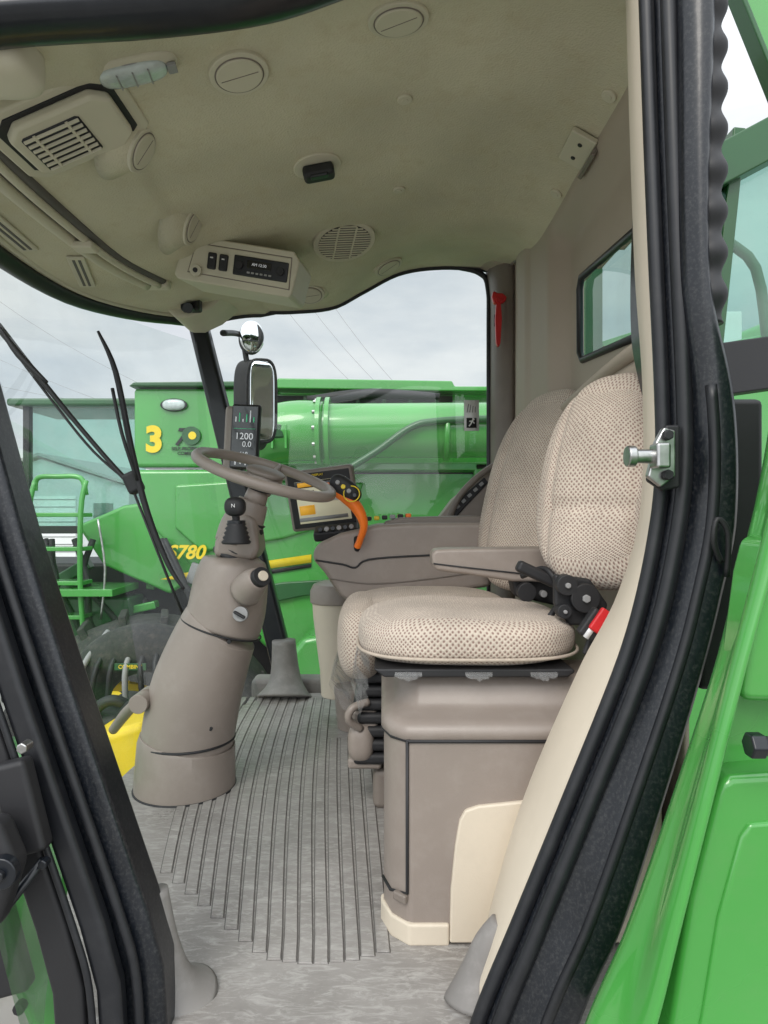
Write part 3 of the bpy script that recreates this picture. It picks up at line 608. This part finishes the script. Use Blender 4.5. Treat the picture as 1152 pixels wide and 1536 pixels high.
cb=E('cup_holder_bin')
sweep('bin',[(-.165,2.55,-.70),(-.165,2.55,-.60),(-.17,2.55,-.40),(-.17,2.55,-.33)],[.075,.08,.10,.105],CREAM,cb,segs=36,bevel=.004)
sweep('rim',[(-.17,2.55,-.345),(-.17,2.55,-.30),(-.17,2.55,-.275),(-.17,2.55,-.262)],[.112,.112,.10,.06],TRIM,cb,segs=36,bevel=.004)
sweep('lower_cup',[(-.10,2.42,-.78),(-.10,2.42,-.66),(-.10,2.42,-.63)],[.07,.08,.082],TRIM,cb,segs=36,bevel=.004)

# ------------------------------------------------------------------ training seat + storage box
TS=E('training_seat')
def cush(p):
    z=p.z
    if z>0: z*= 1-.34*math.exp(-((p.x-.40)**2+(p.y*1.1)**2)*2.2)
    z+=.03*math.sin(p.x*6+p.y*4)*(1 if p.z>0 else .3)
    x=p.x*(1-.06*p.y*p.y)
    return (x,p.y,z - (.25*max(0,-p.x-.6)))
pillow('cushion',(.168,1.43,-.245),(.222,.215,.055),3.2,FAB,TS,deform=cush,cuts=26)
pts=[(.168+.223*math.copysign(abs(math.cos(a))**.62,math.cos(a)),1.43+.216*math.copysign(abs(math.sin(a))**.62,math.sin(a)),-.270) for a in [2*math.pi*i/64 for i in range(64)]]
sweep('cushion_piping',pts,.0032,PIPE,TS,closed=True)
prism('seat_pan',[(.0,-.306),(-.02,-.290),(.35,-.290),(.355,-.296),(.34,-.306)],1.232,1.62,BLACKM,TS,bevel=.005)
def bk(p):
    x=p.x
    if p.x<0:
        x=p.x*(1-.14*math.exp(-((p.y-.62)/.05)**2)-.14*math.exp(-((p.y+.62)/.05)**2)-.16*math.exp(-((p.z+.30)/.045)**2)*(abs(p.y)<.60)+.03*math.sin(p.z*7+p.y*3))
    return (x,p.y*(1-.20*max(0,p.z)**2+.05*max(0,-p.z)),p.z)
pillow('backrest',(.462,1.37,.065),(.066,.158,.225),2.7,FAB,TS,rot=(0,12,38),deform=bk,cuts=36)
pillow('back_shell',(.505,1.41,.05),(.04,.145,.20),3,BLACKM,TS,rot=(0,12,38))
hw_=E('seat_hinge_bracket')
prism('side_plate',[(.33,-.12),(.40,-.13),(.435,-.18),(.42,-.22),(.36,-.22),(.33,-.18)],1.29,1.31,BLACKM,hw_,bevel=.006)
for (x,z,r) in [(.35,-.14,.020),(.385,-.165,.028),(.345,-.19,.014),(.40,-.20,.012)]:
    cyl('pivot',(x,1.30,z),(x,1.27,z),r,BLACKM,hw_); cyl('pivot_bolt',(x,1.271,z),(x,1.263,z),r*.3,GREY,hw_,segs=6)
sweep('cable',[(.30,1.45,-.14),(.34,1.40,-.12),(.36,1.36,-.17),(.33,1.33,-.21)],.006,BLACKM,hw_,smoothn=6)
box('lever',(.32,1.40,-.13),(.09,.03,.025),BLACKM,hw_,rot=(0,25,0),bevel=.008)
bu=E('seatbelt_buckle')
box('stalk',(.375,1.20,-.235),(.022,.012,.05),BLACKM,bu,rot=(0,20,0)); box('body',(.372,1.19,-.20),(.032,.022,.055),BLACKM,bu,rot=(0,35,0),bevel=.005); box('label',(.366,1.178,-.208),(.010,.003,.035),WHITE,bu,rot=(0,35,0),bevel=0); box('button',(.382,1.178,-.192),(.022,.012,.045),RED,bu,rot=(0,35,0),bevel=.004)
SB=E('storage_box')
prism('carcass',[(.045,1.205),(.015,1.235),(.0,1.28),(.0,1.62),(.5,1.62),(.5,1.205)],-.775,-.41,TRIM,SB,axis='Z',bevel=.010)
rws=[]
for (o,z) in [(0,-.412),(-.004,-.405),(-.004,-.395),(.004,-.385),(.02,-.378),(.045,-.372),(.058,-.360),(.064,-.335),(.07,-.318),(.09,-.312),(.2,-.311)]:
    rws.append([(.50,1.203+o,z),(.05+o*.3,1.203+o,z),(.035+o*.4,1.208+o,z),(.012+o*.5,1.232+o,z),(-.003+o*.5,1.275+o*.6,z),(-.004+o*.5,1.62,z)])
grid('lid_edge',rws,TRIM,SB)
sweep('lid_gap',[(.48,1.2035,-.414),(.046,1.2035,-.414),(.014,1.233,-.414),(-.002,1.28,-.414),(-.002,1.6,-.414)],.0035,BLACKM,SB)
sweep('door_gap',[(.042,1.206,-.414),(.042,1.206,-.69),(.012,1.237,-.70),(-.002,1.282,-.70)],.003,BLACKM,SB)
prism('cream_kick_panel',[(.118,-.775),(.120,-.68),(.128,-.60),(.136,-.555),(.146,-.537),(.17,-.529),(.5,-.495),(.5,-.775)],1.197,1.21,CREAM,SB,bevel=.004)
prism('cream_plinth',[(.118,1.198),(.045,1.198),(.012,1.228),(-.006,1.275),(-.006,1.3),(.118,1.3)],-.782,-.742,CREAM,SB,axis='Z',bevel=.005)
box('latch_notch',(.03,1.213,-.70),(.03,.012,.016),TRIMD,SB,rot=(0,0,-42))
pw=E('torn_plastic_wrap')
PL=M_('clear_film',(.6,.6,.6),.15,var=.1,bump=1,bs=60)
PL.node_tree.nodes['Principled BSDF'].inputs['Alpha'].default_value=.22
for x0,wd in ((.02,.05),(.15,.05),(.27,.05)):
    rws=[]
    for i in range(12):
        t=i/11; x=x0+wd*t; h=.008*math.sin(math.pi*t)*random.uniform(.5,1.2); y=1.226
        rws.append([(x,y+.006,-.296),(x,y,-.300),(x+random.uniform(-.002,.002),y+random.uniform(-.002,.004),-.303-h)])
    grid('film_scrap',rws,PL,pw)
rws=[]
for i in range(26):
    t=i/25; y=lerp(1.23,1.6,t); rws.append([(-.052,y,-.275),(-.056-.008*random.random(),y,-.31),(-.05+.02*random.random(),y,-.33-.05*random.random())])
grid('film_side',rws,PL,pw)

# ------------------------------------------------------------------ operator seat
OS=E('operator_seat')
pillow('cushion',(.13,1.93,-.30),(.235,.235,.075),3.2,FAB,OS,cuts=26)
pillow('cushion_front_roll',(-.06,1.88,-.34),(.068,.23,.11),2.6,FAB,OS)
def bk2(p):
    x=p.x
    if p.x<0: x=p.x*(1-.2*math.exp(-((abs(p.y)-.6)/.07)**2))
    return (x,p.y*(1-.26*max(0,p.z)**2),p.z)
pillow('backrest',(.465,1.98,.065),(.075,.215,.31),3.0,FAB,OS,rot=(0,16,30),deform=bk2,cuts=34)
pillow('back_shell',(.505,2.02,.06),(.05,.19,.28),3,BLACKM,OS,rot=(0,16,30))
box('base_pan',(.13,1.93,-.39),(.40,.40,.05),BLACKM,OS,bevel=.015)
for i in range(7): box('suspension_bellows',(.10,1.90,-.43-.035*i),(.36-.02*(i%2),.36,.03),BLACKM,OS,bevel=.012)
box('pedestal',(.12,1.92,-.73),(.30,.34,.11),TRIMD,OS,bevel=.02)
sweep('adjuster_handle',[(-.06,1.72,-.56),(-.09,1.70,-.53),(-.08,1.70,-.50),(-.04,1.72,-.49)],.010,TRIM,OS,smoothn=5)
pillow('suspension_knob',(-.06,1.74,-.60),(.035,.03,.05),2.6,TRIM,OS); box('suspension_cover',(-.05,1.76,-.54),(.07,.06,.05),TRIM,OS,bevel=.012); box('suspension_cover_low',(-.05,1.76,-.655),(.09,.06,.03),TRIM,OS,bevel=.01)
rws=[]
for i in range(30):
    t=i/29; y=lerp(1.70,2.1,t); rws.append([(-.128,y,-.38),(-.13-.012*random.random(),y,-.44),(-.11+.03*random.random(),y,-.47-.05*random.random())])
grid('film_front',rws,PL,OS)
AR_=E('seat_armrest')
prism('arm_pad',[(.112,-.098),(.118,-.088),(.15,-.086),(.43,-.083),(.45,-.09),(.45,-.155),(.40,-.165),(.30,-.162),(.20,-.147),(.125,-.137),(.112,-.125)],1.55,1.64,TRIM,AR_,bevel=.012,segs=5)
sweep('arm_seam',[(.115,1.549,-.12),(.2,1.548,-.13),(.32,1.548,-.143),(.44,1.548,-.145)],.0018,BLACKM,AR_)
prism('arm_bracket',[(.30,-.16),(.31,-.20),(.40,-.22),(.45,-.20),(.45,-.15)],1.57,1.63,BLACKM,AR_,bevel=.008)
cyl('arm_adjuster',(.33,1.56,-.185),(.33,1.535,-.185),.022,BLACKM,AR_); cyl('arm_pivot',(.37,1.56,-.19),(.37,1.54,-.19),.008,GREY,AR_)

# ------------------------------------------------------------------ exterior: mirror
mi=E('side_mirror')
sweep('bracket',[(-.72,2.98,.80),(-.72,3.25,.87),(-.70,3.3,.86),(-.68,3.3,.75),(-.66,3.3,.70)],.014,BLACKM,mi,smoothn=5)
Mi=Matrix.Translation((-.655,3.3,.86))
disc('convex_housing',.082,.02,BLACKM,mi,Mi@Matrix.Rotation(R(90),4,'X')@Matrix.Rotation(R(-20),4,'Y'),.006,sx=.8)
pillow('convex_glass',(-.655+.008,3.27,.86),(.060,.018,.078),2.1,MIRR,mi,rot=(0,0,20))
pillow('main_housing',(-.66,3.32,.53),(.085,.05,.225),4.5,BLACKM,mi,rot=(0,0,-20))
pillow('main_glass',(-.60,3.275,.545),(.064,.02,.195),5,MIRR,mi,rot=(0,0,28))
sweep('main_housing_rim',[(-.60+.07*math.copysign(abs(math.cos(a))**.5,math.cos(a))*.95,3.27+.03*math.cos(a),.545+.203*math.copysign(abs(math.sin(a))**.5,math.sin(a))) for a in [2*math.pi*i/40 for i in range(40)]],.007,BLACKM,mi,closed=True)
wi=E('windshield_wiper')
sweep('blade',[(-.815,1.9,.515),(-.765,1.9,.40),(-.72,1.9,.18),(-.675,1.9,0),(-.615,1.9,-.15),(-.57,1.9,-.22)],[.004,.008,.009,.009,.007,.004],BLACKM,wi,smoothn=5)
sweep('blade_bridge',[(-.77,1.89,.35),(-.735,1.87,.22),(-.70,1.89,.09)],.005,BLACKM,wi,smoothn=4)
sweep('arm',[(-1.16,2.0,.56),(-1.04,2.0,.41),(-.90,2.0,.24),(-.77,1.98,.10),(-.73,1.95,.085)],[.012,.009,.007,.008,.014],BLACKM,wi,smoothn=5)
sweep('parallel_arm',[(-1.13,2.02,.50),(-1.0,2.02,.33),(-.87,2.0,.18),(-.74,1.98,.075)],.004,BLACKM,wi,smoothn=5)
box('pivot',(-.725,1.93,.085),(.045,.04,.065),BLACKM,wi,rot=(0,-25,0),bevel=.012)
w2=E('windshield_wiper')
sweep('blade',[(-.98,1.7,.47),(-.93,1.7,.40),(-.86,1.7,.33)],[.004,.009,.005],BLACKM,w2,smoothn=4); sweep('arm',[(-.71,1.9,.05),(-.63,1.93,-.18),(-.575,1.95,-.33)],.004,BLACKM,w2)

# ------------------------------------------------------------------ far combine harvester (side facing us at Y=5)
FC=E('combine_harvester')
prism('tank_panel',[(-1.88,.93),(-1.88,.335),(-.86,.335),(-.86,.93)],5.0,5.3,GREEN,FC,bevel=.03)
prism('tank_panel_rear',[(-.85,.93),(-.85,.335),(2.2,.335),(2.2,.93)],5.12,5.3,GREEN,FC,bevel=.03)
prism('tank_top_rail',[(-.80,.945),(-.78,.985),(.50,.965),(.52,.925),(2.2,.925),(2.2,.885),(.45,.89),(-.80,.91)],4.9,5.1,GREEN,FC,bevel=.010)
box('tank_recess_shade',(-.15,5.11,.74),(1.35,.02,.30),BLACKM,FC)  # black sheet stands in for the shadow under the tank rail
for i in range(6): box('recess_rib',(-.6+i*.2,5.09,.74),(.03,.03,.30),GREEND,FC)
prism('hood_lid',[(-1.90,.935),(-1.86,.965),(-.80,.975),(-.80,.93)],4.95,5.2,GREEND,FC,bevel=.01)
prism('lower_panel',[(-1.86,.315),(2.2,.33),(2.2,-1.35),(-.3,-1.35),(-.9,-1.0),(-1.3,-.55),(-1.75,-.1)],4.96,5.3,GREEN,FC,bevel=.035,segs=5)
prism('lower_panel_lip',[(-1.0,.355),(-1.0,.30),(2.2,.315),(2.2,.375)],4.90,4.98,GREEN,FC,bevel=.01)
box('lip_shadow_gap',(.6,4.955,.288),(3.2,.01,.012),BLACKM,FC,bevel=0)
prism('rear_shield',[(.66,.37),(.66,-.4),(.72,-.42),(2.2,-.42),(2.2,.37)],4.90,4.96,GREEN,FC,bevel=.02)
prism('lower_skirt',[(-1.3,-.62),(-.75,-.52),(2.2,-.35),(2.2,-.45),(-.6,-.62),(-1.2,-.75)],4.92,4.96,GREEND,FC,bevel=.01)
prism('side_door_bulge',[(-1.55,.20),(-.95,.24),(-.15,.22),(-.25,-.05),(-.75,-.20),(-1.35,-.30),(-1.55,-.12)],4.925,4.97,GREEN,FC,bevel=.03,segs=5)
prism('yellow_stripe',[(-1.66,-.50),(-1.50,-.455),(-.54,-.315),(-.54,-.375),(-1.4,-.50)],4.945,4.958,YEL,FC,bevel=0)
prism('black_stripe',[(-1.40,-.515),(-.54,-.385),(-.54,-.41),(-1.3,-.535)],4.946,4.958,BLACKM,FC,bevel=0)
text('model_number','S780',(-1.46,4.90,-.30),.14,YEL,FC,shear=.3,bold=.004)
text('unit_number','3',(-1.72,4.985,.535),.26,YEL,FC,bold=.012)
text('badge_number','7',(-1.53,4.985,.555),.18,BLACKM,FC,shear=.3,bold=.004)
cyl('badge_disc',(-1.44,4.99,.57),(-1.44,4.975,.57),.07,GREEND,FC); cyl('badge_core',(-1.43,4.975,.57),(-1.43,4.97,.57),.03,YEL,FC)
text('badge_caption','SELF-PROPELLED\nCOMBINES',(-1.46,4.985,.455),.035,BLACKM,FC,bold=.001)
pillow('side_lamp',(-1.57,4.98,.80),(.085,.03,.042),2.5,LENS,FC); torus('side_lamp_ring',.07,.008,BLACKM,FC,Matrix.Translation((-1.57,4.98,.80))@Matrix.Diagonal((1.3,1,.62,1))@Matrix.Rotation(R(90),4,'X'))
cyl('auger_tube',(-.45,4.62,.56),(2.6,4.62,.58),.19,GREEN,FC,segs=40)
sweep('auger_elbow',[(-1.0,4.75,.28),(-.92,4.70,.40),(-.80,4.64,.52),(-.62,4.62,.56),(-.42,4.62,.56)],[.14,.17,.20,.21,.205],GREEN,FC,smoothn=5,segs=36)
for x in (-.46,-.40): cyl('auger_flange',(x,4.62,.56),(x+.03,4.62,.56),.235,GREEN,FC,segs=40)
for i in range(12):
    a=i*math.pi/6; cyl('flange_bolt',(-.48,4.62+.215*math.cos(a),.56+.215*math.sin(a)),(-.46,4.62+.215*math.cos(a),.56+.215*math.sin(a)),.012,STEEL,FC,segs=6)
box('elbow_casting',(-.72,4.44,.54),(.12,.05,.10),GREEND,FC,bevel=.015)
for i in range(3): box('elbow_web',(-.83+.09*i,4.43,.50),(.015,.05,.16),GREEN,FC,bevel=.004)
sweep('dark_shaft_tube',[(-.55,4.8,.80),(-.1,4.8,.85),(.4,4.8,.83)],[.035,.04,.025],BLACKM,FC,smoothn=4)
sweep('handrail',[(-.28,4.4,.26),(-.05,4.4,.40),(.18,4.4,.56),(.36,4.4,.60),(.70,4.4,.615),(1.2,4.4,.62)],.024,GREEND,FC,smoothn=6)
sweep('handrail_brace',[(.42,4.4,.60),(.42,4.5,.35)],.02,GREEN,FC)
for i in range(5): box('ladder_step',(-2.28,4.75,-.02-.24*i),(.34,.16,.03),GREEN,FC,bevel=.006)
for x in (-2.46,-2.10): sweep('ladder_rail',[(x,4.70,.22),(x-.02,4.66,.0),(x-.02,4.66,-.6),(x+.02,4.7,-1.2)],.018,GREEN,FC,smoothn=4)
sweep('ladder_top_loop',[(-2.46,4.7,.15),(-2.44,4.7,.24),(-2.30,4.7,.25),(-2.14,4.7,.24),(-2.1,4.7,.12)],.018,GREEN,FC,smoothn=5)
for x in (-2.55,-2.0): sweep('chain',[(x,4.66,-.05),(x+.05,4.66,-.4),(x+.02,4.66,-.75)],.008,STEEL,FC,smoothn=4)
box('platform',(-2.15,4.85,-.56),(.55,.5,.05),GREEN,FC); box('ladder_box',(-2.2,5.0,-.85),(.7,.3,.45),GREEND,FC,bevel=.02)
prism('feeder_side',[(-1.95,.05),(-1.5,.12),(-1.35,-.45),(-1.6,-.62),(-2.1,-.40),(-2.3,-.1)],4.98,5.2,GREEN,FC,bevel=.03)
box('chassis',(-1.9,5.6,-.95),(2.2,.8,1.1),BLACKM,FC,bevel=.03)
box('cab_window',(-2.35,5.3,.35),(.9,.04,.95),GLASST,FC); box('cab_frame_post',(-2.82,5.28,.35),(.05,.06,1.0),BLACKM,FC); box('cab_roof',(-2.4,5.6,.86),(1.1,.8,.06),GREEND,FC,bevel=.02); box('cab_frame_base',(-2.35,5.28,-.14),(1.0,.08,.06),BLACKM,FC)
for i in range(26): box('engine_clutter',(random.uniform(-2.7,-1.3),random.uniform(4.95,5.2),random.uniform(-1.1,-.15)),(random.uniform(.06,.3),.1,random.uniform(.03,.2)),random.choice([GREEND,BLACKM,GREEN,GREEND,GREY]),FC,rot=(0,random.uniform(-35,35),0),bevel=.012)
for i in range(6):
    x0=random.uniform(-2.5,-1.6); sweep('machine_hose',[(x0,4.9,-.2),(x0+random.uniform(-.1,.2),4.85,-.5),(x0+random.uniform(0,.4),4.85,-.8),(x0+.3,4.9,-1.1)],.022,BLACKM,FC,smoothn=4)
def wheel(name,c,r,wd,par):
    x,y,z=c
    sweep(name+'_tyre',[(x,y,z),(x,y+.04,z),(x,y+.12,z),(x,y+wd-.1,z),(x,y+wd,z)],[r*.62,r*.86,r*.96,r*.96,r*.8],TIRE,par,segs=48)
    for i in range(22):
        a=2*math.pi*i/22; box(name+'_lug',(x+r*.95*math.cos(a),y+wd*.42,z+r*.95*math.sin(a)),(.12,wd*.6,.05),TIRE,par,rot=(0,-math.degrees(a),18),bevel=.01)
    sweep(name+'_rim',[(x,y+.02,z),(x,y-.01,z),(x,y+.08,z)],[r*.63,r*.58,r*.15],YEL,par,segs=40); cyl(name+'_hub',(x,y+.1,z),(x,y-.06,z),r*.14,YEL,par)
wheel('drive_wheel',(-1.62,4.25,-1.66),.98,.6,FC); wheel('steer_wheel',(3.3,4.8,-2.05),.62,.4,FC)
prism('wheel_fender',[(-.62,-1.25),(-.66,-.98),(-.55,-.85),(-.2,-.80),(.3,-.85),(.3,-1.25)],4.5,4.95,GREEN,FC,bevel=.05,segs=5)

# front gearbox cover with hoses, just outside the windshield
hb=E('feeder_drive_housing')
sweep('ribbed_cover',[(-1.30,2.9,-.92),(-1.27,2.88,-.74),(-1.16,2.86,-.62),(-1.0,2.86,-.58),(-.86,2.88,-.64),(-.80,2.9,-.80),(-.79,2.95,-.95)],[.09,.10,.105,.105,.10,.09,.08],TIRE,hb,smoothn=6,segs=24)
for i in range(7):
    t=i/6; sweep('cover_rib',[(lerp(-1.28,-.84,t),2.74,-.80),(lerp(-1.24,-.88,t),2.74,lerp(-.64,-.62,t)),(lerp(-1.2,-.90,t),2.90,-.52)],.012,GREY if i%3==0 else BLACKM,hb,smoothn=4)
sweep('axle_tube',[(-1.35,2.7,-.80),(-1.1,2.7,-.86),(-.8,2.7,-.92)],.08,BLACKM,hb,smoothn=4)
box('name_plate',(-1.04,2.735,-.635),(.13,.006,.028),GREEND,hb,bevel=.001); text('plate_text','COMBINE',(-1.04,2.7305,-.635),.022,YEL,hb,bold=.0003)
for i in range(3):
    x0=-1.15+i*.12; sweep('hose',[(x0-.05,2.65,-.95),(x0,2.62,-.80),(x0+.08,2.62,-.74),(x0+.16,2.65,-.80),(x0+.2,2.7,-.96)],.022,BLACKM,hb,smoothn=5)
yp=E('yellow_header_panel')
prism('panel',[(-1.25,-1.06),(-1.20,-.90),(-.98,-.76),(-.80,-.705),(-.74,-.80),(-.74,-1.06)],2.25,2.6,YEL,yp,bevel=.03)
fp=E('front_fender')
rws=[]
for i in range(20):
    a=i/19*math.pi*.6; rws.append([(-1.15+.48*math.sin(a),1.35+j*.1,-1.25+.55*math.cos(a)) for j in range(8)])
grid('fender_skin',rws,GREEN,fp,solid=.02)
for i in range(3): cyl('fender_bolt',(-.72+.0*i,1.33,-.92-i*.06),(-.72,1.31,-.92-i*.06),.012,BLACKM,fp,segs=8)
box('fender_bracket',(-.80,1.30,-.80),(.16,.04,.30),BLACKM,fp,rot=(0,-15,0),bevel=.01)

# ------------------------------------------------------------------ surroundings
gv=M_('gravel',(.28,.27,.25),.95,var=.3,vs=.8,bump=1,bs=12,dirt=.4,dcol=(.13,.13,.09))
g=mesh('ground',[(-600,-600,-2.7),(600,-600,-2.7),(600,900,-2.7),(-600,900,-2.7)],[(0,1,2,3)],gv,smooth=False)
LEAF=M_('foliage',(.05,.09,.035),.8,var=.5,vs=.6)
v=[];f=[]
for k in range(5200):
    x=random.uniform(-70,70); top=(3.2+1.2*math.sin(x*.3)+.9*math.sin(x*1.1+1)+.5*math.sin(x*2.7)); z=-2.7+(top+2.0)*random.random()**.7
    y=62+random.uniform(-3,3); s=random.uniform(.25,.6); c=Vector((x,y,z)); e=Euler((random.random()*6,random.random()*6,random.random()*6)).to_matrix()
    b0=len(v); v+=[c+e@Vector(q)*s for q in((-1,-.6,0),(1,-.5,0),(.6,.8,.2),(-.7,.7,-.1))]; f.append((b0,b0+1,b0+2,b0+3))
mesh('distant_tree_line',v,f,LEAF,smooth=False)
bd=E('metal_shed'); SHEDM=M_('shed_metal',(.55,.56,.57),.5,var=.08)
prism('walls',[(-22,-2.7),(-22,1.3),(-17.5,2.7),(-13,1.3),(-13,-2.7)],34,50,SHEDM,bd,bevel=0,smooth=False)
prism('roof',[(-22.4,1.25),(-17.5,2.85),(-12.6,1.25),(-12.6,1.4),(-17.5,3.0),(-22.4,1.4)],33.7,50.3,GREY,bd,bevel=0,smooth=False)
box('roller_door',(-17.5,33.97,-.9),(3.6,.08,3.4),WHITE,bd)
for i in range(9): box('door_rib',(-17.5,33.92,-2.4+i*.38),(3.6,.03,.04),GREY,bd,bevel=0)
for x in(-21,-14.3): box('window',(x,33.96,.0),(1,.08,.9),GLASST,bd)
pl=E('power_line')
for i,(a,b) in enumerate([((-9,34,16),(0,34,5)),((-7.5,34,16),(1.2,34,5)),((-6,34,16),(2.0,34,5)),((-30,34,14),(-14,34,5.5)),((-30,34,9.6),(-10,34,5)),((-24,34,14),(-9,34,5))]):
    A=Vector(a);B=Vector(b); sweep('wire_%d'%i,[A.lerp(B,t/8)-Vector((0,0,.8*math.sin(math.pi*t/8))) for t in range(9)],.010,GREY,pl,segs=6)
